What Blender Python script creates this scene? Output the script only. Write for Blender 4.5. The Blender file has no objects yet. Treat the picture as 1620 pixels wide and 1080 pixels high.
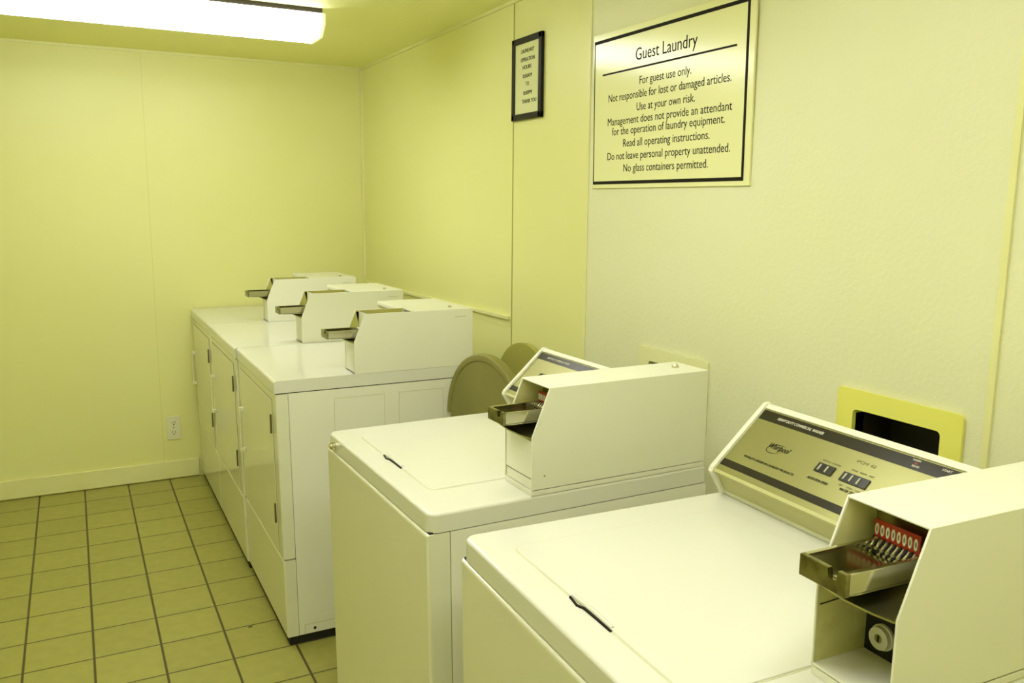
import bpy, bmesh, math, random
from mathutils import Matrix, Vector
random.seed(7)
SC = bpy.context.scene
COL = SC.collection

# ------------------------------------------------------------------ camera
F_PX, YAW, PITCH, ROLL, CAM_H = 1333.914, 0.479918, 0.163390, 0.009463, 1.48185
fw = Vector((math.sin(YAW)*math.cos(PITCH), math.cos(YAW)*math.cos(PITCH), -math.sin(PITCH)))
rt0 = Vector((math.cos(YAW), -math.sin(YAW), 0)); up0 = rt0.cross(fw)
rt = math.cos(ROLL)*rt0 + math.sin(ROLL)*up0
up = -math.sin(ROLL)*rt0 + math.cos(ROLL)*up0
cam_d = bpy.data.cameras.new('camera'); cam = bpy.data.objects.new('camera', cam_d); COL.objects.link(cam)
cam_d.sensor_width = 36.0; cam_d.lens = F_PX/1620*36; cam_d.clip_start = 0.02; cam_d.clip_end = 50
cam.matrix_world = Matrix(((rt.x, up.x, -fw.x, 0), (rt.y, up.y, -fw.y, 0), (rt.z, up.z, -fw.z, CAM_H), (0, 0, 0, 1)))
SC.camera = cam

# ------------------------------------------------------------------ world + exposure
w = bpy.data.worlds.new('world'); SC.world = w; w.use_nodes = True
w.node_tree.nodes['Background'].inputs[0].default_value = (1, 1, .6, 1)
w.node_tree.nodes['Background'].inputs[1].default_value = 0.0
SC.view_settings.view_transform = 'Standard'; SC.view_settings.look = 'None'
SC.view_settings.gamma = 1; SC.view_settings.exposure = 0.0
SC.view_settings.use_curve_mapping = False
LAMP = 11.4                       # emission of the fluorescent diffusers
LAMP_COL = (1.0, 0.995, 1.0)

# ------------------------------------------------------------------ materials
def mat(name, col, rough=.5, metal=0., spec=.5, coat=0., noise=None, bump=None, emit=None):
    m = bpy.data.materials.new(name); m.use_nodes = True
    nt = m.node_tree; b = nt.nodes['Principled BSDF']
    b.inputs['Base Color'].default_value = (*col, 1); b.inputs['Roughness'].default_value = rough
    b.inputs['Metallic'].default_value = metal; b.inputs['Specular IOR Level'].default_value = spec
    b.inputs['Coat Weight'].default_value = coat; b.inputs['Coat Roughness'].default_value = .08
    if emit: b.inputs['Emission Color'].default_value = (*emit[0], 1); b.inputs['Emission Strength'].default_value = emit[1]
    tc = nt.nodes.new('ShaderNodeTexCoord')
    if noise:                      # (scale, colour b, low, high)
        n = nt.nodes.new('ShaderNodeTexNoise'); n.inputs['Scale'].default_value = noise[0]; n.inputs['Detail'].default_value = 5
        r = nt.nodes.new('ShaderNodeMapRange'); r.inputs['From Min'].default_value = noise[2]; r.inputs['From Max'].default_value = noise[3]
        x = nt.nodes.new('ShaderNodeMix'); x.data_type = 'RGBA'
        nt.links.new(tc.outputs['Object'], n.inputs['Vector']); nt.links.new(n.outputs['Fac'], r.inputs['Value'])
        nt.links.new(r.outputs['Result'], x.inputs['Factor'])
        x.inputs['A'].default_value = (*col, 1); x.inputs['B'].default_value = (*noise[1], 1)
        nt.links.new(x.outputs['Result'], b.inputs['Base Color'])
    if bump:                       # (scale, distance, strength)
        n = nt.nodes.new('ShaderNodeTexNoise'); n.inputs['Scale'].default_value = bump[0]; n.inputs['Detail'].default_value = 3
        u = nt.nodes.new('ShaderNodeBump'); u.inputs['Distance'].default_value = bump[1]; u.inputs['Strength'].default_value = bump[2]
        nt.links.new(tc.outputs['Object'], n.inputs['Vector']); nt.links.new(n.outputs['Fac'], u.inputs['Height'])
        nt.links.new(u.outputs['Normal'], b.inputs['Normal'])
    return m
M = {}
M['wall']    = mat('yellow_wall_panel', (.87, .87, .40), .42, noise=(1.7, (.85, .845, .35), .35, .7), bump=(60, .002, .08))
M['drywall'] = mat('pale_yellow_drywall', (.84, .84, .57), .5, noise=(2.0, (.83, .83, .53), .35, .7), bump=(90, .004, .25))
M['ceiling'] = mat('ceiling_paint', (.92, .92, .40), .6, bump=(80, .002, .1))
M['trim']    = mat('pale_trim', (.87, .86, .44), .35, noise=(9, (.82, .81, .38), .45, .8))
M['seam']    = mat('panel_joint', (.46, .44, .15), .6)
M['enamel']  = mat('white_enamel', (.86, .86, .73), .22, spec=.5, noise=(3, (.85, .85, .71), .4, .7), bump=(9, .0015, .05))
M['enamel_front'] = mat('glossy_enamel', (.80, .80, .62), .10, spec=.8, noise=(3, (.79, .79, .60), .4, .7), bump=(4, .0008, .03))
M['enamel_top'] = mat('washer_top_enamel', (.765, .765, .665), .13, spec=.5, bump=(7, .001, .04))
M['hood']    = mat('painted_sheet_metal', (.84, .84, .69), .38, noise=(14, (.84, .84, .68), .45, .8), bump=(140, .0006, .2))
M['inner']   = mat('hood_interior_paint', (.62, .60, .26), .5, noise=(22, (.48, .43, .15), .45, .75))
M['groove']  = mat('pressed_groove', (.66, .66, .44), .3)
M['dark']    = mat('black_gap', (.012, .011, .006), .7)
M['hole']    = mat('dark_recess', (.02, .017, .009), .6, noise=(5, (.035, .028, .012), .4, .7))
M['hinge']   = mat('brown_metal_hinge', (.16, .14, .05), .4, metal=.4)
M['chrome']  = mat('chrome', (.60, .58, .42), .12, metal=1., bump=(30, .001, .1))
M['steel']   = mat('brushed_steel', (.50, .48, .26), .3, metal=1., bump=(60, .001, .15))
M['face']    = mat('olive_metallic_face', (.33, .32, .12), .3, metal=.5, bump=(120, .0004, .1))
M['lowface'] = mat('olive_painted_console', (.52, .51, .21), .4)
M['band']    = mat('dark_printed_band', (.030, .026, .015), .22, spec=.3)
M['white']   = mat('white_print', (.80, .79, .66), .5)
M['ink']     = mat('dark_print', (.012, .009, .003), .6, spec=.15)
M['fade']    = mat('faded_print', (.24, .22, .08), .5)
M['switch']  = mat('black_rocker', (.015, .014, .01), .25)
M['switchmark'] = mat('grey_rocker_mark', (.42, .42, .30), .4)
M['red']     = mat('red_enamel_plate', (.42, .035, .012), .35)
M['rod']     = mat('worn_coin_metal', (.62, .58, .34), .35, metal=.8)
M['olive']   = mat('olive_beige_plastic', (.25, .235, .06), .5, noise=(5, (.225, .21, .05), .4, .7))
M['olive2']  = mat('olive_board_and_hood_shade', (.44, .42, .10), .6)
M['yplate']  = mat('bright_yellow_plate', (.90, .88, .19), .45, noise=(8, (.86, .83, .15), .45, .8))
M['outlet']  = mat('ivory_plastic', (.84, .83, .60), .35)
M['sign']    = mat('pale_yellow_sign', (.90, .90, .50), .15, spec=.45)
M['faint']   = mat('painted_joint', (.78, .77, .33), .5)
M['paper']   = mat('notice_paper', (.80, .82, .50), .15, spec=.5)
M['frame']   = mat('black_frame', (.012, .009, .006), .4, spec=.2)
M['lamp']    = mat('lit_diffuser', (.9, .9, .85), .4, emit=(LAMP_COL, LAMP))
M['lamp_end'] = mat('translucent_end_cap', (.85, .85, .62), .4, emit=((1, .98, .60), .55))
M['lamp_gap_shade'] = mat('painted_gap_shade', (.02, .015, .006), .7)
M['slide_front'] = mat('painted_dark_reflection', (.34, .32, .17), .22, metal=1., noise=(40, (.16, .14, .06), .4, .65))  # darker blotched metal paints the dark reflections of the curved slide front

def floor_material():
    m = bpy.data.materials.new('floor_tile'); m.use_nodes = True; nt = m.node_tree; b = nt.nodes['Principled BSDF']
    tc = nt.nodes.new('ShaderNodeTexCoord'); mp = nt.nodes.new('ShaderNodeMapping')
    T = 0.2032
    mp.inputs['Location'].default_value = (0.2286/T, -4.5098/T + 40, 0); mp.inputs['Scale'].default_value = (1/T, 1/T, 1)
    mp.inputs['Location'].default_value[0] += 20
    nt.links.new(tc.outputs['Object'], mp.inputs['Vector'])
    sp = nt.nodes.new('ShaderNodeSeparateXYZ'); nt.links.new(mp.outputs['Vector'], sp.inputs[0])
    def mth(op, a, bb=None):
        n = nt.nodes.new('ShaderNodeMath'); n.operation = op
        for i, v in enumerate((a, bb)):
            if v is None: continue
            if isinstance(v, (int, float)): n.inputs[i].default_value = v
            else: nt.links.new(v, n.inputs[i])
        return n.outputs[0]
    def dist(o): return mth('ABSOLUTE', mth('SUBTRACT', mth('FRACT', mth('ADD', o, .5)), .5))   # 0 on a joint
    dx, dy = dist(sp.outputs['X']), dist(sp.outputs['Y'])
    d = mth('MINIMUM', mth('SUBTRACT', dx, .004), dy)
    r = nt.nodes.new('ShaderNodeMapRange'); r.inputs['From Min'].default_value = .009; r.inputs['From Max'].default_value = .019
    nt.links.new(d, r.inputs['Value'])
    fl = nt.nodes.new('ShaderNodeVectorMath'); fl.operation = 'FLOOR'; ad = nt.nodes.new('ShaderNodeVectorMath'); ad.operation = 'ADD'
    nt.links.new(mp.outputs['Vector'], fl.inputs[0]); 
    wn = nt.nodes.new('ShaderNodeTexWhiteNoise'); nt.links.new(fl.outputs[0], wn.inputs['Vector'])
    ns = nt.nodes.new('ShaderNodeTexNoise'); ns.inputs['Scale'].default_value = 26; ns.inputs['Detail'].default_value = 6
    nt.links.new(tc.outputs['Object'], ns.inputs['Vector'])
    f = mth('ADD', mth('MULTIPLY', wn.outputs['Value'], .22), mth('MULTIPLY', ns.outputs['Fac'], .9))
    c1 = nt.nodes.new('ShaderNodeMix'); c1.data_type = 'RGBA'; nt.links.new(f, c1.inputs['Factor'])
    c1.inputs['A'].default_value = (.29, .275, .065, 1); c1.inputs['B'].default_value = (.43, .41, .105, 1)
    c2 = nt.nodes.new('ShaderNodeMix'); c2.data_type = 'RGBA'; nt.links.new(r.outputs['Result'], c2.inputs['Factor'])
    c2.inputs['A'].default_value = (.075, .058, .014, 1); nt.links.new(c1.outputs['Result'], c2.inputs['B'])
    nt.links.new(c2.outputs['Result'], b.inputs['Base Color'])
    b.inputs['Roughness'].default_value = .42
    bu = nt.nodes.new('ShaderNodeBump'); bu.inputs['Distance'].default_value = .002; bu.inputs['Strength'].default_value = .6
    nt.links.new(r.outputs['Result'], bu.inputs['Height']); nt.links.new(bu.outputs['Normal'], b.inputs['Normal'])
    return m
M['floor'] = floor_material()

# ------------------------------------------------------------------ mesh helpers
class MB:
    def __init__(s): s.bm = bmesh.new()
    def _bev(s, geom_edges, r, seg=2):
        if r > 0 and geom_edges:
            bmesh.ops.bevel(s.bm, geom=list(geom_edges), offset=r, segments=seg, profile=.5, affect='EDGES', clamp_overlap=True)
    def box(s, x0, x1, y0, y1, z0, z1, r=0., seg=2):
        t = bmesh.new()
        v = [t.verts.new((x, y, z)) for x in (x0, x1) for y in (y0, y1) for z in (z0, z1)]
        for f in ((0,1,3,2),(4,6,7,5),(0,4,5,1),(2,3,7,6),(0,2,6,4),(1,5,7,3)): t.faces.new([v[i] for i in f])
        if r: bmesh.ops.bevel(t, geom=list(t.edges), offset=r, segments=seg, profile=.5, affect='EDGES', clamp_overlap=True)
        s._add(t); return s
    def _add(s, t):
        bmesh.ops.recalc_face_normals(t, faces=list(t.faces))
        me = bpy.data.meshes.new('tmp'); t.to_mesh(me); t.free(); s.bm.from_mesh(me); bpy.data.meshes.remove(me)
    def hull8(s, pts, r=0., seg=2):           # order like box
        t = bmesh.new(); v = [t.verts.new(p) for p in pts]
        for f in ((0,1,3,2),(4,6,7,5),(0,4,5,1),(2,3,7,6),(0,2,6,4),(1,5,7,3)): t.faces.new([v[i] for i in f])
        if r: bmesh.ops.bevel(t, geom=list(t.edges), offset=r, segments=seg, profile=.5, affect='EDGES', clamp_overlap=True)
        s._add(t); return s
    def prism(s, prof, axis, c0, c1, r=0., seg=2):   # prof: 2-D points on the two other axes (cyclic order x,y,z without axis)
        t = bmesh.new()
        def P(p, c):
            if axis == 0: return (c, p[0], p[1])
            if axis == 1: return (p[0], c, p[1])
            return (p[0], p[1], c)
        A = [t.verts.new(P(p, c0)) for p in prof]; B = [t.verts.new(P(p, c1)) for p in prof]
        n = len(prof); t.faces.new(A); t.faces.new(list(reversed(B)))
        for i in range(n): t.faces.new((A[i], B[i], B[(i+1) % n], A[(i+1) % n]))
        if r: bmesh.ops.bevel(t, geom=list(t.edges), offset=r, segments=seg, profile=.5, affect='EDGES', clamp_overlap=True)
        s._add(t); return s
    def front(s, xr, y0, y1, z0, z1, hs, r, seg=4):      # panel whose front rim only is rounded
        t = bmesh.new()
        v = [t.verts.new(((hs(z) if i == 0 else xr+hs(z)), y, z)) for i in (0, 1) for y in (y0, y1) for z in (z0, z1)]
        for f in ((0,1,3,2),(4,6,7,5),(0,4,5,1),(2,3,7,6),(0,2,6,4),(1,5,7,3)): t.faces.new([v[i] for i in f])
        t.edges.ensure_lookup_table(); fr = set(v[:4])
        bmesh.ops.bevel(t, geom=[e for e in t.edges if e.verts[0] in fr and e.verts[1] in fr], offset=r, segments=seg, profile=.5, affect='EDGES')
        s._add(t); return s
    def cyl(s, c, axis, r, h, n=20, r2=None, rot=None):
        t = bmesh.new()
        bmesh.ops.create_cone(t, cap_ends=True, segments=n, radius1=r, radius2=r if r2 is None else r2, depth=h)
        R = {0: Matrix.Rotation(math.pi/2, 4, 'Y'), 1: Matrix.Rotation(-math.pi/2, 4, 'X'), 2: Matrix.Identity(4)}[axis]
        bmesh.ops.transform(t, matrix=Matrix.Translation(c) @ (rot or Matrix.Identity(4)) @ R, verts=t.verts)
        s._add(t); return s
    def ring(s, c, axis, R0, R1, h, n=28, sy=1.):     # flat ring, extruded h along axis
        t = bmesh.new(); V = []
        for k in range(n):
            a = 2*math.pi*k/n; q = []
            for rr, hh in ((R0, -h/2), (R1, -h/2), (R1, h/2), (R0, h/2)):
                p = (rr*math.cos(a), rr*math.sin(a)*sy, hh)
                if axis == 0: p = (p[2], p[0], p[1])
                elif axis == 1: p = (p[0], p[2], p[1])
                q.append(t.verts.new((p[0]+c[0], p[1]+c[1], p[2]+c[2])))
            V.append(q)
        for k in range(n):
            a, b = V[k], V[(k+1) % n]
            for j in range(4): t.faces.new((a[j], a[(j+1) % 4], b[(j+1) % 4], b[j]))
        s._add(t); return s
    def tube(s, pts, r, n=8):
        pts = [Vector(p) for p in pts]; t = bmesh.new(); rings = []
        for i, p in enumerate(pts):
            d = (pts[min(i+1, len(pts)-1)] - pts[max(i-1, 0)]).normalized()
            a = d.cross(Vector((0, 0, 1)));
            if a.length < .1: a = d.cross(Vector((0, 1, 0)))
            a.normalize(); b = d.cross(a)
            rings.append([t.verts.new(p + r*(math.cos(2*math.pi*k/n)*a + math.sin(2*math.pi*k/n)*b)) for k in range(n)])
        for i in range(len(rings)-1):
            for k in range(n): t.faces.new((rings[i][k], rings[i][(k+1) % n], rings[i+1][(k+1) % n], rings[i+1][k]))
        t.faces.new(rings[0]); t.faces.new(rings[-1]); s._add(t); return s
    def quad(s, *p): s.bm.faces.new([s.bm.verts.new(q) for q in p]); return s
    def xf(s, m): bmesh.ops.transform(s.bm, matrix=m, verts=s.bm.verts); return s
    def text(s, body, mtx, width=None, height=None, ext=.0004, align='CENTER'):
        cu = bpy.data.curves.new('t', 'FONT'); cu.body = body; cu.size = 1; cu.align_x = 'LEFT'; cu.resolution_u = 3
        o = bpy.data.objects.new('t', cu); COL.objects.link(o); bpy.context.view_layer.update()
        me = bpy.data.meshes.new_from_object(o.evaluated_get(bpy.context.evaluated_depsgraph_get()))
        xs = [v.co.x for v in me.vertices]; ys = [v.co.y for v in me.vertices]
        x0, x1 = min(xs), max(xs); capH = .70
        sx = width/(x1-x0) if width else None; sy = height/capH if height else None
        if sx is None: sx = sy
        if sy is None: sy = sx
        ox = (x0+x1)/2 if align == 'CENTER' else x0
        me.transform(Matrix.Diagonal((sx, sy, 1, 1)) @ Matrix.Translation((-ox, -.25, 0)))
        t = bmesh.new(); t.from_mesh(me)
        g = bmesh.ops.extrude_face_region(t, geom=list(t.faces))
        bmesh.ops.translate(t, vec=(0, 0, ext), verts=[v for v in g['geom'] if isinstance(v, bmesh.types.BMVert)])
        bmesh.ops.transform(t, matrix=mtx, verts=t.verts); me2 = bpy.data.meshes.new('t2'); t.to_mesh(me2); t.free(); s.bm.from_mesh(me2)
        bpy.data.objects.remove(o); bpy.data.curves.remove(cu); bpy.data.meshes.remove(me); bpy.data.meshes.remove(me2)
        return s
    def build(s, name, m, parent=None, smooth=True, label=None):
        me = bpy.data.meshes.new(name); s.bm.to_mesh(me); s.bm.free()
        for x in (m if isinstance(m, (list, tuple)) else [m]): me.materials.append(M[x])
        if smooth:
            me.polygons.foreach_set('use_smooth', [True]*len(me.polygons))
            try: me.set_sharp_from_angle(angle=math.radians(35))
            except Exception: pass
        o = bpy.data.objects.new(name, me); COL.objects.link(o); o.parent = parent
        if smooth:
            wn = o.modifiers.new('weighted_normal', 'WEIGHTED_NORMAL'); wn.weight = 80; wn.keep_sharp = True
        if label: o['label'] = label
        return o
def thing(name, label, cat, loc, rz=0, group=None):
    o = bpy.data.objects.new(name, None); COL.objects.link(o); o.location = loc; o.rotation_euler = (0, 0, rz)
    o.empty_display_size = .1; o['label'] = label; o['category'] = cat
    if group: o['group'] = group
    return o
def tag(o, label, cat, group=None):
    o['label'] = label; o['category'] = cat
    if group: o['group'] = group
    return o
def struct(name, mb, m, parent=None, smooth=False):
    o = mb.build(name, m, parent, smooth)
    if parent is None: o['kind'] = 'structure'
    return o

# ------------------------------------------------------------------ room shell
XW, YF, ZC = 1.4895, 4.70, 2.2072
XL, YB = -1.35, -.62
struct('floor', MB().box(XL-.1, XW+.3, YB-.1, YF+.1, -.08, 0), 'floor')
struct('ceiling', MB().box(XL-.1, XW+.3, YB-.1, YF+.1, ZC, ZC+.08), 'ceiling')
struct('wall_far', MB().box(XL-.1, XW+.3, YF, YF+.1, 0, ZC), 'wall')
struct('wall_left', MB().box(XL-.1, XL, YB, YF, 0, ZC), 'wall')
struct('wall_back', MB().box(XL-.1, XW+.3, YB-.1, YB, 0, ZC), 'trim')
SEAM1 = 2.342
HOLES = [(1.031, 1.241, .925, 1.047), (1.762, 1.978, .905, 1.027)]
def wall_strip(mb, y0, y1, holes):
    ys = sorted({y0, y1, *[v for h in holes for v in h[:2]]}); zs = sorted({0, ZC, *[v for h in holes for v in h[2:]]})
    for a, b in zip(ys, ys[1:]):
        for c, d in zip(zs, zs[1:]):
            if any(h[0] <= (a+b)/2 <= h[1] and h[2] <= (c+d)/2 <= h[3] for h in holes): continue
            mb.quad((XW, a, c), (XW, a, d), (XW, b, d), (XW, b, c))
    return mb
o = struct('wall_right', wall_strip(MB(), YB, SEAM1, HOLES), 'drywall')
struct('wall_right_far', MB().box(XW, XW+.1, SEAM1, YF, 0, ZC), 'wall')

# trims: panel battens, corner and ceiling beads, baseboard
struct('baseboard_far', MB().box(XL, .535, YF-.013, YF, .006, .10, .003), 'trim', smooth=True)
struct('baseboard_left', MB().box(XL, XL+.013, YB, YF-.013, .006, .10, .003), 'trim')
struct('trim_1', MB().box(XW-.014, XW, YF-.014, YF, .0, ZC), 'trim', smooth=True)
struct('trim_2', MB().box(XL, XW-.006, YF-.010, YF, ZC-.012, ZC), 'trim', smooth=True)
struct('trim_3', MB().box(XW-.010, XW, SEAM1, YF-.014, ZC-.012, ZC), 'trim', smooth=True)
struct('trim_4', MB().box(XW-.005, XW, SEAM1-.006, SEAM1+.006, 0, ZC, .001), 'trim', smooth=True)
struct('trim_5', MB().box(XW-.002, XW, 2.863, 2.868, 0, ZC), 'seam')
struct('trim_6', MB().box(XW-.005, XW, .934, .948, 0, ZC, .001), 'trim', smooth=True)
struct('trim_7', MB().box(.359, .362, YF-.001, YF, .10, ZC-.012), 'faint')
t8 = MB().hull8([(x, y, z0+dz) for x in (XW-.014, XW) for (y, z0) in ((2.880, 1.034), (4.68, 1.012)) for dz in (0, .013)], .0015)
struct('trim_8', t8, 'trim', smooth=True)
struct('trim_9', MB().box(XW-.002, XW, 2.88, 4.68, 1.002, 1.036), 'wall')

# ------------------------------------------------------------------ ceiling lights
def ceiling_light(loc, label):
    t = thing('ceiling_light', label, 'ceiling light', loc, 0, None)
    L = 1.24; W = .125
    MB().box(-L/2+.01, L/2-.01, -W*.95, W*.95, -.0195, 0).build('ceiling_gap_shade', 'lamp_gap_shade', t)  # near-black block painted as the shadow between fixture and ceiling
    pr = [(-W, -.020), (-W, -.058), (-W*.62, -.098), (W*.62, -.098), (W, -.058), (W, -.020)]
    MB().prism(pr, 0, -L/2+.012, L/2-.012).build('diffuser', 'lamp', t)
    for sx in (-1, 1):
        x = sx*(L/2-.012)
        pr2 = [(-W-.002, -.019), (-W-.002, -.059), (-W*.62, -.101), (W*.62, -.101), (W+.002, -.059), (W+.002, -.019)]
        MB().prism(pr2, 0, min(x, x+sx*.012), max(x, x+sx*.012), .002).build('end_cap', 'lamp_end', t)
    return t
ceiling_light((.300, 3.465, ZC), 'long white lit fluorescent fixture on the ceiling near the far wall')
ceiling_light((.300, 1.66, ZC), 'lit fluorescent ceiling fixture above the gap between washers and dryers, outside the photo')
ceiling_light((.300, .28, ZC), 'added unseen ceiling fixture that brightens the near sides of the washers')  # added fill fixture out of view, placed to light the washer sides

# ------------------------------------------------------------------ coin boxes
def tray(mb, z):              # coin slide sticking out of the hood; b runs over the width
    a0, a1, b0, b1 = .178, .300, .026, .095
    z -= .001
    mb.box(a0+.004, a1, b0, b0+.006, z, z+.024, .0012)         # near rail
    mb.box(a0+.004, a1, b1-.006, b1, z, z+.024, .0012)
    mb.box(a0+.008, a1, b0+.004, b1-.004, z, z+.006)           # bed
    mb.prism([(a0+.002, z-.001), (a0+.02, z-.003), (a1, z-.004), (a1, z-.001)], 1, b0+.002, b1-.002)
    return mb
def tray_front(z):            # front plate with a thumb notch
    mb = MB(); a0, b0, b1 = .178, .026, .095; z -= .001
    mb.prism([(b0, z-.002), (b1, z-.002), (b1, z+.024), (b0+.026, z+.024), (b0+.026, z+.012), (b0+.013, z+.012), (b0+.013, z+.025), (b0, z+.025)], 0, a0, a0+.007, .001)
    return mb
def coin_box(par, z0, kind):
    """kind: 'washer_open', 'washer_closed', 'dryer'"""
    H, W, t = .225, .118, .003
    aF, aT, aB, zb = .231, .272, .692, .125
    if kind == 'dryer': H, W = .200, .110; aF, aT, zb = .262, .300, .108
    base = .012 if kind != 'dryer' else 0
    side = [(aF, z0+base), (aF, z0+zb), (aT, z0+H), (aB, z0+H), (aB, z0+base)]
    hb = MB()
    hb.prism(side, 1, 0, t, .0008, 1); hb.prism(side, 1, W-t, W, .0008, 1)
    if kind == 'dryer':
        hb.box(.47, aB, t, W-t, z0+H-t, z0+H)                   # top only over the rear part
        hb.box(aT, .475, t, W-t, z0+H-.060, z0+H-.057)
    else:
        hb.box(aT-.001, aB, t*.5, W-t*.5, z0+H-t, z0+H, .0008, 1)
    hb.box(aB-t, aB, t, W-t, z0+base, z0+H-t)
    box = hb.build('coin_box', 'hood', par)
    ib = MB()                                                  # inner liner: side, ceiling and back of the recess
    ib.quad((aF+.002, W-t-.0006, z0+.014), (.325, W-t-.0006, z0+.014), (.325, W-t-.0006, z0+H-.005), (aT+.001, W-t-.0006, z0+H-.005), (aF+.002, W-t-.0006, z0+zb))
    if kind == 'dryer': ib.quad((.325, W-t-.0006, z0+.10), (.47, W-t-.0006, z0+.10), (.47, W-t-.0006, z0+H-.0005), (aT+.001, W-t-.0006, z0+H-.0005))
    ib.build('inner_lining', 'olive2' if kind == 'dryer' else 'inner', box)  # dryer side coloured dark olive to paint the shade inside the hood
    if kind != 'dryer':
        MB().box(aF+.001, aB-.002, .0004, W-.001, z0, z0+.0105, .001).build('base_strip', 'hood', box)
    zt = z0+.153 if kind != 'dryer' else z0+.122
    MB().box(.322, .326, t, W-t, z0+.014, z0+H-.006).build('back_plate', 'steel', box)
    if kind == 'dryer': MB().box(.312, .316, t, W-t, z0+.09, z0+H-.004).build('coin_plate', 'hood', box)
    tray(MB(), zt).build('coin_slide', 'chrome', box); tray_front(zt).build('slide_front', 'slide_front', box)
    # shelf under the slide, sloping out to the front edge
    sh = [(.322, t), (aF-.001, t), (aF-.014, .022), (aF-.028, .050), (aF-.034, .078), (aF-.028, W-.024), (aF-.008, W-t), (.322, W-t)]
    tb = bmesh.new(); zz = lambda b: z0+zb-.002+(b-t)*.24
    lo, hi = [[tb.verts.new((a, b, zz(b)+h)) for a, b in sh] for h in (-.0025, 0)]
    tb.faces.new(lo); tb.faces.new(hi)
    for j in range(len(sh)): k = (j+1) % len(sh); tb.faces.new((lo[j], lo[k], hi[k], hi[j]))
    sm = MB(); sm._add(tb); sm.build('slide_shelf', 'steel', box)
    if kind != 'dryer':
        MB().box(.3045, .3065, .037, .102, z0+.171, z0+.196, .0006).build('coin_plate', 'red', box)
        ov = MB(); oc = MB(); lv = MB(); dk = MB()
        for k in range(8):
            b = .0418+.0079*k
            ov.ring((.3040, b, z0+.184), 0, .0014, .0026, .0018, 14, 2.8)
            oc.box(.3036, .3044, b-.0012, b+.0012, z0+.1805, z0+.1875)
            pts = [(.3035, b, z0+.172), (.300, b-.0008, z0+.169), (.296, b, z0+.165), (.296, b+.0012, z0+.160), (.291, b+.0022, z0+.1575)]
            lv.tube(pts, .0016, 6); lv.box(.2935, .2975, b-.0025, b+.0015, z0+.162, z0+.1650)
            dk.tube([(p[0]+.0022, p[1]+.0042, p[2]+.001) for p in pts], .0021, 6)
        ov.build('coin_slot', 'white', box); oc.build('coin_slot_centre', 'fade', box); lv.build('coin_finger', 'rod', box); dk.build('coin_finger_gap', 'dark', box)
    if kind == 'washer_closed':
        MB().box(aF+.002, aF+.006, t+.0005, W-t-.0005, z0+.036, z0+.116, .0008).build('coin_drawer_front', 'hood', box)
        MB().box(aF+.004, aF+.010, t, W-t, z0+.012, z0+.033).build('lower_plate', 'hood', box)
    if kind == 'washer_open':
        MB().box(aF+.001, .322, t, W-t, z0+.0125, z0+.016).build('cavity_floor', 'hood', box)
        MB().box(.3185, .3218, t, W-t, z0+.016, z0+.120).build('cavity_back', 'dark', box)
        lk = MB().ring((.312, .086, z0+.044), 0, .0058, .0142, .008, 30); lk.ring((.3165, .086, z0+.044), 0, .011, .0165, .004, 30)
        lk.build('lock_ring', 'white', box)
        kc = MB().cyl((.3115, .086, z0+.044), 0, .0056, .006, 20).build('lock_cylinder', 'steel', box)
        MB().box(.3075, .3086, .0850, .0870, z0+.040, z0+.048).build('keyhole', 'dark', box)
        MB().tube([(.300, W-t-.0015, z0+.095), (.236, W-t-.0015, z0+.092)], .0007, 5).build('scratch', 'dark', box)
    if kind != 'dryer':
        MB().cyl((.645, .060, z0+H+.002), 2, .0085, .004, 20).cyl((.645, .060, z0+H+.006), 2, .007, .006, 20, .004).build('top_lock', 'chrome', box)
        MB().cyl((.262, -.0004, z0+.040), 1, .0016, .0012, 10).build('screw', 'hinge', box)
    else:
        MB().cyl((.630, .060, z0+H+.0015), 2, .007, .003, 16).cyl((.630, .060, z0+H+.004), 2, .0045, .005, 16).build('top_lock', 'chrome', box)
        MB().box(.625, .665, -.0004, .001, z0+H-.028, z0+H-.0245).build('side_slot', 'groove', box)
        MB().box(aF+.002, aF+.005, t, W-t, z0+.004, z0+zb-.008).build('coin_drawer_front', 'hood', box)
    return box

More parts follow.
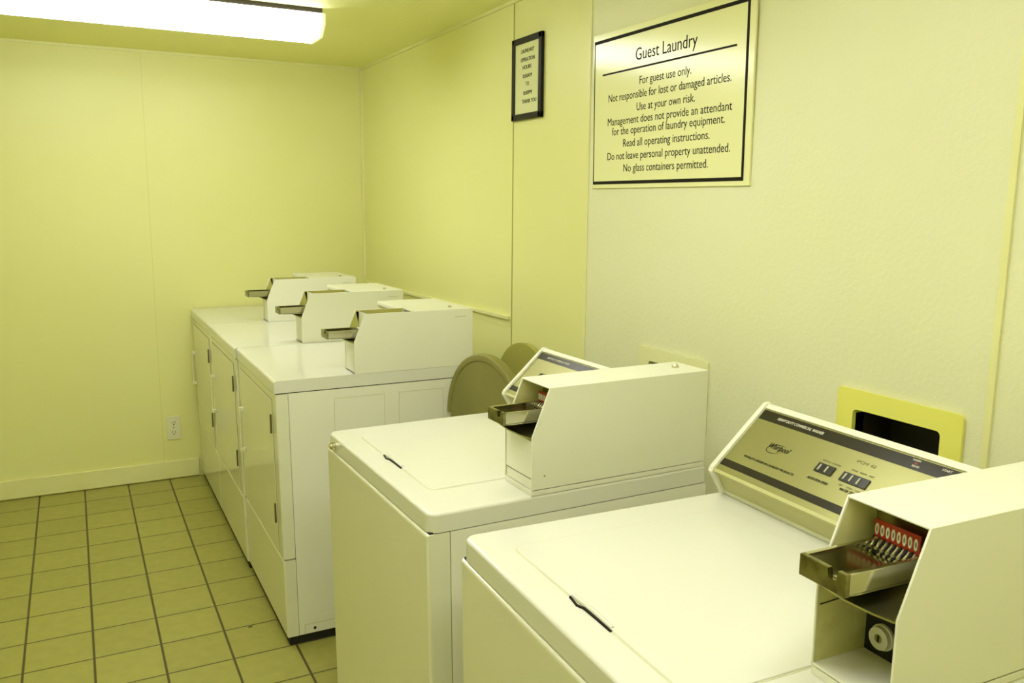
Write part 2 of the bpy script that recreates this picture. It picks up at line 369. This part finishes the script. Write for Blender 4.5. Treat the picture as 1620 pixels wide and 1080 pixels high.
# ------------------------------------------------------------------ top loading washers
def washer(label, loc, rz, HT, W, kind):
    t = thing('washing_machine', label, 'washing machine', loc, rz, 'top loading washers')
    D, hb, dr = .70, HT-.042, .012
    # side/back cabinet, wrapped around front panel
    mb = MB()
    mb.hull8([(x + (dr*(1-z/hb) if i == 0 else 0), y, z) for i, x in enumerate((.0490, D)) for y in (0, W) for z in (.02, hb)])
    mb.build('cabinet', 'enamel', t)
    fp = MB().front(.0475, 0, W, .02, hb, lambda z: dr*(1-z/hb), .008)
    fp.build('front_panel', 'enamel_front', t)
    gp = MB().hull8([(x + dr*(1-z/hb), y, z) for x in (.046, .052) for y in (.002, W-.002) for z in (.02, hb)])
    gp.build('side_gap', 'dark', t)
    MB().box(.02, D-.02, .02, W-.02, .0, .022).build('kick_base', 'dark', t)
    MB().box(.006, D-.006, .004, W-.004, hb-.0015, hb+.0035).build('top_gap', 'dark', t)
    # top: rounded slab
    top = MB(); tb = bmesh.new()
    pts = []; R = .022
    for cx, cy, a0 in ((R+.004, R, 180), (D-.008, .008, 270), (D-.008, W-.008, 0), (R+.004, W-R, 90)):
        rr = R if cx == R+.004 else .008
        for k in range(7): a = math.radians(a0+15*k); pts.append((cx+rr*math.cos(a), cy+rr*math.sin(a)))
    top.prism(pts, 2, hb+.002, HT, 0)
    es = [e for e in top.bm.edges if all(abs(v.co.z-HT) < 1e-5 for v in e.verts)]
    bmesh.ops.bevel(top.bm, geom=es, offset=.007, segments=4, profile=.5, affect='EDGES')
    top.build('top_panel', 'enamel_top', t)
    # lid: shallow raised panel with pressed groove around it
    def rrect(a0, a1, b0, b1, r):
        o = []
        for cx, cy, q in ((a0+r, b0+r, 180), (a1-r, b0+r, 270), (a1-r, b1-r, 0), (a0+r, b1-r, 90)):
            for k in range(6): a = math.radians(q+18*k); o.append((cx+r*math.cos(a), cy+r*math.sin(a)))
        return o
    b1 = W-.083; LA0, LA1, LB0 = .062, .505, .128
    MB().prism(rrect(LA0-.0025, LA1+.0025, LB0-.0025, b1+.0025, .018), 2, HT-.001, HT+.0004).build('lid_groove', 'groove', t)
    ld = MB().prism(rrect(LA0, LA1, LB0, b1, .016), 2, HT-.001, HT+.0022)
    es = [e for e in ld.bm.edges if all(abs(v.co.z-HT-.0022) < 1e-5 for v in e.verts)]
    bmesh.ops.bevel(ld.bm, geom=es, offset=.002, segments=3, profile=.5, affect='EDGES')
    lid = ld.build('lid', 'enamel_top', t)
    bc = W/2+.012
    sl = MB().tube([(.0600, bc+.056, HT+.0006), (.0575, bc+.040, HT+.0008), (.0555, bc+.028, HT+.001), (.0600, bc+.016, HT+.0012), (.0605, bc-.02, HT+.0012), (.0605, bc-.056, HT+.0006)], .0021, 8)
    sl.build('finger_slot', 'ink', lid)
    lp = MB().tube([(.066, bc+.058, HT+.001), (.065, bc+.03, HT+.003), (.066, bc, HT+.0035), (.066, bc-.05, HT+.001)], .004, 8)
    lp.build('lid_lip', 'enamel_top', lid)
    # console: wedge across the back
    B0, B1, off = .122, W-.004, (-.014 if kind == 'washer_closed' else 0)
    P = lambda a, z: (a+off, HT+z)
    tip, topp = (.535, .052), (.668, .172)
    core = [P(.566, .001), P(.540, .050), P(.664, .162), P(.690, .160), P(.690, .001)]
    con = MB().prism(core, 1, B0, B1-.010).build('control_console', 'lowface', t)
    capp = [P(.560, 0), P(.529, .050), P(.533, .060), P(.662, .176), P(.672, .177), P(.698, .165), P(.698, 0)]
    MB().prism(capp, 1, B1-.012, B1, .0015).build('end_cap', 'hood', con)
    d = Vector((topp[0]-tip[0], 0, topp[1]-tip[1])); Ls = d.length; d.normalize(); n = Vector((-d.z, 0, d.x))
    fo = Vector((tip[0]+off, 0, HT+tip[1]))
    def F(b, s, h=0.): p = fo + s*d + h*n; return Vector((p.x, b, p.z))
    def slab(mb, b0, b1_, s0, s1, h0, h1):
        return mb.hull8([F(b, s, h) for b in (b0, b1_) for s in (s0, s1) for h in (h0, h1)])
    slab(MB(), B0, B1-.012, .004, Ls-.010, -.004, .001).build('face_panel', 'face', con)
    slab(MB(), B0, B1-.012, Ls-.011, Ls+.001, -.006, .004).build('top_rim', 'hood', con)
    slab(MB(), B0, B1-.012, -.002, .005, -.006, .002).build('bottom_rim', 'lowface', con)
    bd = MB(); slab(bd, B0, B1-.0125, .0180, .0335, 0, .0014); slab(bd, B0, B1-.0125, .1425, .1655, 0, .0014)
    bd.build('dark_band', 'band', con)
    MB().box(.566+off-.004, .566+off, B0, B1-.012, HT+.001, HT+.010).build('console_foot', 'groove', con)
    MB().cyl((.556+off, B1+.0004, HT+.012), 1, .0025, .001, 10).build('screw', 'hinge', con)
    def TM(b, s, slant=0., h=.0012):      # text matrix: reads toward -b, up along the slope
        c = F(b, s, h); X = Vector((0, -1, 0)); Y = d; Z = n
        m = Matrix(((X.x, Y.x, Z.x, c.x), (X.y, Y.y, Z.y, c.y), (X.z, Y.z, Z.z, c.z), (0, 0, 0, 1)))
        return m @ Matrix(((1, slant, 0, 0), (0, 1, 0, 0), (0, 0, 1, 0), (0, 0, 0, 1)))
    def word(q, m_, *ar, **kw): MB().text(q, TM(*ar), **kw).build('text_line', m_, con)
    word('HEAVY DUTY COMMERCIAL WASHER', 'white', W-.122, .1535, .25, .0016, width=.118, height=.0062)
    word('WASH', 'white', W-.377, .1605, 0, .0016, height=.0038); word('RINSE', 'white', W-.382, .1490, 0, .0016, height=.0038)
    word('START', 'white', W-.434, .1590, 0, .0016, height=.0042)
    lg = MB().text('Whirlpool', TM(W-.116, .0935, .35), width=.053, height=.0125)
    N = 26
    for j in range(N):                      # the swoosh that loops around the script
        a0, a1 = [2*math.pi*(.07+.86*(q/N)) for q in (j, j+1)]
        def E(a, e): return F(W-.112-(.0215+e)*math.cos(a)*1.0, .0905+(.0105+e)*math.sin(a)+.0045*math.cos(a), .0013)
        wv = .0007*math.sin(math.pi*j/N)+.0001; wn_ = .0007*math.sin(math.pi*(j+1)/N)+.0001
        lg.quad(E(a0, -wv), E(a0, wv), E(a1, wn_), E(a1, -wn_))
    lg.build('maker_script', 'ink', con)
    word("WORLD'S LEADER IN LAUNDRY PRODUCTS", 'ink', W-.121, .0535, .3, width=.132, height=.0048)
    word('AGITATION SPEED', 'ink', W-.239, .0612, .25, width=.047, height=.0052)
    word('WATER TEMP', 'ink', W-.305, .0622, .25, width=.034, height=.0052)
    word('VCM 42', 'fade', W-.300, .1235, .25, width=.042, height=.0062)
    for bb, ss, q in ((.228, .1035, 'GENTLE'), (.251, .1035, 'NORMAL'), (.290, .1045, 'COLD'), (.308, .1045, 'WARM'), (.326, .1045, 'HOT'), (.285, .0695, 'OFF'), (.305, .0695, 'COLD'), (.323, .0695, 'COLD')):
        word(q, 'fade', W-bb, ss, 0, height=.0034)
    for (c0, c1, marks) in ((W-.218, W-.256, (.2, .62)), (W-.275, W-.331, (.14, .38, .66))):
        sw = slab(MB(), c1, c0, .0775, .0965, .0, .0035)
        s_ = sw.build('rocker_switch', 'switch', con)
        mk = MB()
        for q in marks:
            b = c0+(c1-c0)*q; slab(mk, b-.0017, b+.0017, .0805, .0935, .0035, .0048)
        mk.build('rocker_mark', 'switchmark', s_)
    slab(MB(), W-.382, W-.377, .1533, .1560, .0014, .0022).build('indicator_lamp', 'red', con)
    if kind == 'washer_closed':
        MB().cyl((.000, W-.060, HT-.024), 0, .010, .014, 18).cyl((-.008, W-.060, HT-.024), 0, .0065, .006, 18).build('latch_knob', 'chrome', t)
    coin_box(t, HT, kind)
    return t
washer('white top loading washer in the foreground with open coin box and switch console', (.5413, .574, 0), -.034, .910, .70, 'washer_open')
washer('white top loading washer in the middle with closed coin box and chrome front knob', (.5731, 1.448, 0), .019, .885, .676, 'washer_closed')

# ------------------------------------------------------------------ dryers
def dryer(label, x, y, Wd):
    t = thing('clothes_dryer', label, 'dryer', (x, y, 0), 0, 'front loading dryers')
    H, D, dr = .914, .70, .012
    g = .0015
    hs = lambda z: dr*(1-z/H)
    cb = MB().hull8([(xx + (hs(z) if i == 0 else 0), yy, z) for i, xx in enumerate((.0410, D)) for yy in (g, Wd-g) for z in (.034, .870)])
    cb.build('cabinet', 'enamel', t)
    def front(z0, z1, name, r=.006):
        MB().front(.0395, g*.5, Wd-g*.5, z0, z1, hs, r).build(name, 'enamel_front', t)
    front(.034, .306, 'lower_panel'); front(.311, .869, 'front_panel')
    MB().box(.048, D-.01, .004, Wd-.004, .036, .88).build('inner_shell', 'dark', t)
    MB().box(.022, D-.03, .012, Wd-.012, 0, .037).build('toe_shadow', 'dark', t)  # black block paints the shadow line below the dryer front
    # top
    R8 = .009
    tp = MB().prism([(-.003, .873)] + [(-.003+R8-R8*math.cos(math.radians(q)), H-R8+R8*math.sin(math.radians(q))) for q in range(0, 91, 15)] + [(D, H), (D, .873)], 1, g*.4, Wd-g*.4, .0006, 1); tp.build('top_panel', 'enamel_top', t)
    # door, slightly proud of the front with a shadow gap round it
    def dslab(mb, y0, y1, z0, z1, p0, p1, r=0):
        return mb.hull8([(hs(z)-p, yy, z) for p in (p1, p0) for yy in (y0, y1) for z in (z0, z1)], r, 2)
    MB_ = dslab(MB(), .058, .632, .320, .8445, -.002, .0006); MB_.build('door_gap', 'hinge', t)
    door = dslab(MB(), .060, .630, .322, .842, -.001, .0028, .0018).build('door', 'enamel_front', t)
    hd = MB()
    za, zb_ = .690, .530
    hx = hs(.6)-.005
    for q in (za, zb_): hd.box(hx-.016, hx+.004, .588, .604, q-.009, q+.009, .004)
    hd.tube([(hx-.012, .596, za), (hx-.013, .596, (za+zb_)/2), (hx-.012, .596, zb_)], .0036, 8)
    hd.build('door_handle', 'outlet', door)
    for z0, z1 in ((.728, .792), (.420, .487)):
        MB().box(hs(z0)-.009, hs(z0)-.003, .062, .071, z0, z1, .0015).build('hinge', 'hinge', door)
    # side panel: pressed rectangles, foot notch
    for a0, a1 in ((.190, .365), (.415, .580)):
        sp = MB()
        for (p, q, r_, s) in ((a0, a1, .838, .840), (a0, a0+.002, .70, .840), (a1-.002, a1, .70, .840)):
            sp.box(p, q, g-.0006, g+.001, r_, s)
        sp.build('pressed_line', 'groove', t)
    sp = MB().box(.072, D-.02, g-.0006, g+.001, .066, .069); sp.box(.070, .073, g-.0006, g+.001, .034, .069)
    sp.build('pressed_line', 'groove', t)
    MB().cyl((.105, g, .050), 1, .005, .002, 14).build('side_hole', 'dark', t)
    # rear console with overhanging lip, wider than the coin box
    zc = H+.1965
    prof = [(.700, H+.001), (.700, zc), (.470, zc), (.466, zc-.004), (.466, zc-.014), (.474, zc-.016), (.500, zc-.040), (.520, H+.001)]
    cs = MB().prism(prof, 1, .108, .370, .0012, 1).build('control_console', 'hood', t)
    MB().box(.4700, .4725, .115, .366, zc-.0245, zc-.0165).build('console_trim', 'steel', cs)
    MB().box(.486, .500, .118, .20, zc-.060, zc-.030).build('console_window', 'hinge', cs)
    cbx = coin_box(t, H, 'dryer'); cbx.location.y = .0
    return t
dryer('near dryer of the row of three, its whole side showing beside the washer', .542, 2.672, .682)
dryer('middle dryer of the row, between the other two', .535, 3.356, .667)
dryer('farthest dryer, standing against the far wall', .535, 4.025, .662)

# ------------------------------------------------------------------ round topped boards between dryer and washer
def arch(r, zc, z0, n=26):
    return [(r*math.cos(math.pi*k/n), zc+r*math.sin(math.pi*k/n)) for k in range(n+1)] + [(-r, z0), (r, z0)]
def round_board(label, loc, rz, r, ztop, m, th, rimmed=True):
    t = thing('round_top_board', label, 'board', loc, rz, 'round topped boards behind the washer')
    zc = ztop-r
    if not rimmed:
        MB().prism(arch(r, zc, 0.0), 0, -th/2, th/2, .006, 3).build('panel', m, t); return t
    rim = MB(); o = arch(r, zc, 0.0); i_ = arch(r-.024, zc, 0.0); tb = bmesh.new()
    A = [[tb.verts.new((x, p[0], p[1])) for p in o] for x in (-th/2, th/2)]
    B = [[tb.verts.new((x, p[0], p[1])) for p in i_] for x in (-th/2, th/2)]
    k = len(o)
    for j in range(k-1):
        for a, b, c, e in ((A[0][j], A[0][j+1], B[0][j+1], B[0][j]), (A[1][j], A[1][j+1], B[1][j+1], B[1][j]), (A[0][j], A[0][j+1], A[1][j+1], A[1][j]), (B[0][j], B[0][j+1], B[1][j+1], B[1][j])):
            tb.faces.new((a, b, c, e))
    bmesh.ops.remove_doubles(tb, verts=tb.verts, dist=1e-5)
    rim._add(tb)
    es = [e for e in rim.bm.edges if len(e.link_faces) == 2 and e.calc_face_angle(0) > 1.2]
    bmesh.ops.bevel(rim.bm, geom=es, offset=.006, segments=3, profile=.5, affect='EDGES')
    rim.build('rim', m, t)
    MB().prism(arch(r-.0225, zc, 0.0), 0, -th/2+.004, th/2-.002).build('panel', m, t)
    return t
round_board('olive beige board with rounded rimmed top standing beside the near dryer', (1.170, 2.42, 0), math.radians(7), .235, .995, 'olive', .034)
round_board('olive board with rounded top flat against the wall behind the rimmed one', (1.466, 2.705, 0), 0, .235, .968, 'olive2', .02, False)

# ------------------------------------------------------------------ signs
def WM(y, z, off):
    X, Y, Z = Vector((0, -1, 0)), Vector((0, 0, 1)), Vector((-1, 0, 0)); c = (XW-off, y, z)
    return Matrix(((X.x, Y.x, Z.x, c[0]), (X.y, Y.y, Z.y, c[1]), (X.z, Y.z, Z.z, c[2]), (0, 0, 0, 1)))
sg = thing('wall_sign', 'large pale yellow guest laundry rules sign with black border', 'sign', (XW, 1.96, 1.53), 0)
inv = Matrix.Translation((-XW, -1.96, -1.53))
def part(mb, name, m, par, iv=inv): mb.xf(iv); return mb.build(name, m, par)
sg.rotation_euler = (0, -.013, 0)
part(MB().box(XW-.006, XW-.0002, 1.600, 2.309, 1.528, 1.990, .001), 'plate', 'sign', sg)
bd = MB(); y0, y1, z0, z1, bw, bh = 1.620, 2.302, 1.540, 1.972, .0085, .0095
for (a, b, c, d_) in ((y0, y1, z0, z0+bh), (y0, y1, z1-bh, z1), (y0, y0+bw, z0+bh, z1-bh), (y1-.004, y1, z0+bh, z1-bh)):
    bd.box(XW-.0066, XW-.0058, a, b, c, d_)
part(MB().box(XW-.0066, XW-.0058, 1.662, 2.255, 1.8655, 1.8705), 'heading_rule', 'ink', sg)
part(bd, 'border', 'ink', sg)
def ray_wall(u, v):
    d = fw*1 + rt*((u-810)/F_PX) - up*((v-540)/F_PX); t = (XW-.006)/d.x; return d.y*t, CAM_H+d.z*t
def zs(x, y): return (940+x/3.6, y/3.6)
LINES = [('Guest Laundry', (245, 310), (597, 243), .0345), ('For guest use only.', (265, 457), (560, 407), .0225),
         ('Not responsible for lost or damaged articles.', (88, 565), (788, 446), .0225), ('Use at your own risk.', (247, 608), (578, 565), .0225),
         ('Management does not provide an attendant', (82, 700), (790, 610), .0225), ('for the operation of laundry equipment.', (105, 750), (748, 688), .0225),
         ('Read all operating instructions.', (168, 815), (660, 778), .0225), ('Do not leave personal property unattended.', (78, 893), (776, 850), .0225),
         ('No glass containers permitted.', (168, 958), (648, 940), .0225)]
for s_, a, b, h in LINES:
    ya, za = ray_wall(*zs(*a)); yb, zb = ray_wall(*zs(*b))
    part(MB().text(s_, WM((ya+yb)/2, (za+zb)/2, .0058), width=abs(ya-yb), height=h, ext=.0006), 'text_line', 'ink', sg)

fr = thing('picture_frame', 'small black framed notice of laundry hours', 'framed notice', (XW, 2.745, 1.775), 0)
inv2 = Matrix.Translation((-XW, -2.745, -1.775))
f_ = MB(); y0, y1, z0, z1, b = 2.638, 2.860, 1.777, 2.064, .022
for (a, c, d_, e) in ((y0, y1, z0, z0+b), (y0, y1, z1-b, z1), (y0, y0+b, z0, z1), (y1-b, y1, z0, z1)):
    f_.box(XW-.014, XW-.0005, a, c, d_, e, .003)
part(f_, 'frame', 'frame', fr, inv2)
part(MB().box(XW-.009, XW-.001, y0+b-.002, y1-b+.002, z0+b-.002, z1-b+.002), 'notice', 'paper', fr, inv2)
tx = MB()
def zf(x, y): return (800+x/6, 30+y/6)
for s_, a, c in (('LAUNDARY', (162, 315), (300, 275)), ('OPERATION', (158, 398), (304, 358)), ('HOURS', (178, 466), (268, 443)), ('8:00AM', (180, 548), (272, 526)),
                 ('TO', (208, 618), (244, 610)), ('8:00PM', (184, 708), (272, 690)), ('THANK YOU', (168, 792), (318, 760))):
    ya, za = ray_wall(*zf(*a)); yb, zb = ray_wall(*zf(*c))
    part(MB().text(s_, WM((ya+yb)/2+.010, (za+zb)/2, .0091), width=abs(ya-yb)*.90, height=.0135, ext=.0006), 'text_line', 'ink', fr, inv2)

# ------------------------------------------------------------------ recessed wall boxes behind the washers
def wall_box(label, y0, y1, zt, hole, m):
    t = thing('utility_wall_box', label, 'wall box', (XW, (y0+y1)/2, hole[2]-.03), 0, 'recessed boxes behind the washers')
    iv = Matrix.Translation((-XW, -(y0+y1)/2, -(hole[2]-.03)))
    zb = hole[2]-.04; mb = MB(); h0, h1, hz0, hz1 = hole
    out = []; r = .010
    for cy, cz, q in ((y1-r, zt-r, 0), (y0+r, zt-r, 90), (y0+r, zb+r, 180), (y1-r, zb+r, 270)):
        for k in range(6): a = math.radians(q+18*k); out.append((cy+r*math.cos(a), cz+r*math.sin(a)))
    inn = []
    for cy, cz, q in ((h1-r, hz1-r, 0), (h0+r, hz1-r, 90), (h0+r, hz0+r, 180), (h1-r, hz0+r, 270)):
        for k in range(6): a = math.radians(q+18*k); inn.append((cy+r*math.cos(a), cz+r*math.sin(a)))
    tb = bmesh.new(); V = [[tb.verts.new((x, p[0], p[1])) for p in lst] for x, lst in ((XW-.001, out), (XW-.007, out), (XW-.007, inn), (XW+.03, inn))]
    n_ = len(out)
    for j in range(n_):
        k = (j+1) % n_
        for a, b in ((0, 1), (1, 2), (2, 3)): tb.faces.new((V[a][j], V[a][k], V[b][k], V[b][j]))
    mb._add(tb); part(mb, 'cover_plate', m, t, iv)
    b_ = MB(); X0, X1 = XW+.004, XW+.12
    b_.quad((X0, h0, hz0), (X1, h0, hz0), (X1, h0, hz1), (X0, h0, hz1)); b_.quad((X0, h1, hz0), (X1, h1, hz0), (X1, h1, hz1), (X0, h1, hz1))
    b_.quad((X0, h0, hz0), (X1, h0, hz0), (X1, h1, hz0), (X0, h1, hz0)); b_.quad((X0, h0, hz1), (X1, h0, hz1), (X1, h1, hz1), (X0, h1, hz1))
    b_.quad((X1, h0, hz0), (X1, h1, hz0), (X1, h1, hz1), (X1, h0, hz1))
    part(b_, 'recess', 'hole', t, iv)
    return t
wall_box('bright yellow plate around a dark recess behind the foreground washer', .986, 1.284, 1.090, HOLES[0], 'yplate')
wall_box('pale yellow plate of a wall recess half hidden by the middle coin box', 1.718, 2.028, 1.067, HOLES[1], 'sign')

# ------------------------------------------------------------------ outlet on the far wall
ot = thing('power_outlet', 'ivory duplex power outlet low on the far wall', 'outlet', (.4165, YF, .218), 0)
iv = Matrix.Translation((-.4165, -YF, -.218))
part(MB().box(.3825, .4505, YF-.006, YF, .218, .343, .002), 'cover_plate', 'outlet', ot, iv)
for zc in (.308, .256):
    s = part(MB().cyl((.4165, YF-.007, zc), 1, .0165, .004, 24), 'receptacle', 'outlet', ot, iv)
    q = MB()
    q.box(.4085, .4105, YF-.0098, YF-.0085, zc-.002, zc+.008); q.box(.4225, .4245, YF-.0098, YF-.0085, zc-.002, zc+.008); q.cyl((.4165, YF-.009, zc-.009), 1, .0028, .0016, 12)
    part(q, 'socket_slot', 'ink', s, iv)
part(MB().cyl((.4165, YF-.0065, .282), 1, .003, .002, 12), 'screw', 'hinge', ot, iv)

# ------------------------------------------------------------------ speck of debris on the floor
sp = MB(); tb = bmesh.new(); bmesh.ops.create_icosphere(tb, subdivisions=2, radius=.006)
for v in tb.verts: v.co *= 1+random.uniform(-.3, .3); v.co.z *= .45; v.co.x *= 1.3
bmesh.ops.translate(tb, vec=(0, 0, .0022), verts=tb.verts); sp._add(tb)
o = sp.build('floor_debris', 'hinge'); o.location = (.466, 2.871, 0); tag(o, 'tiny dark crumb on the tile joint beside the near dryer', 'crumb')
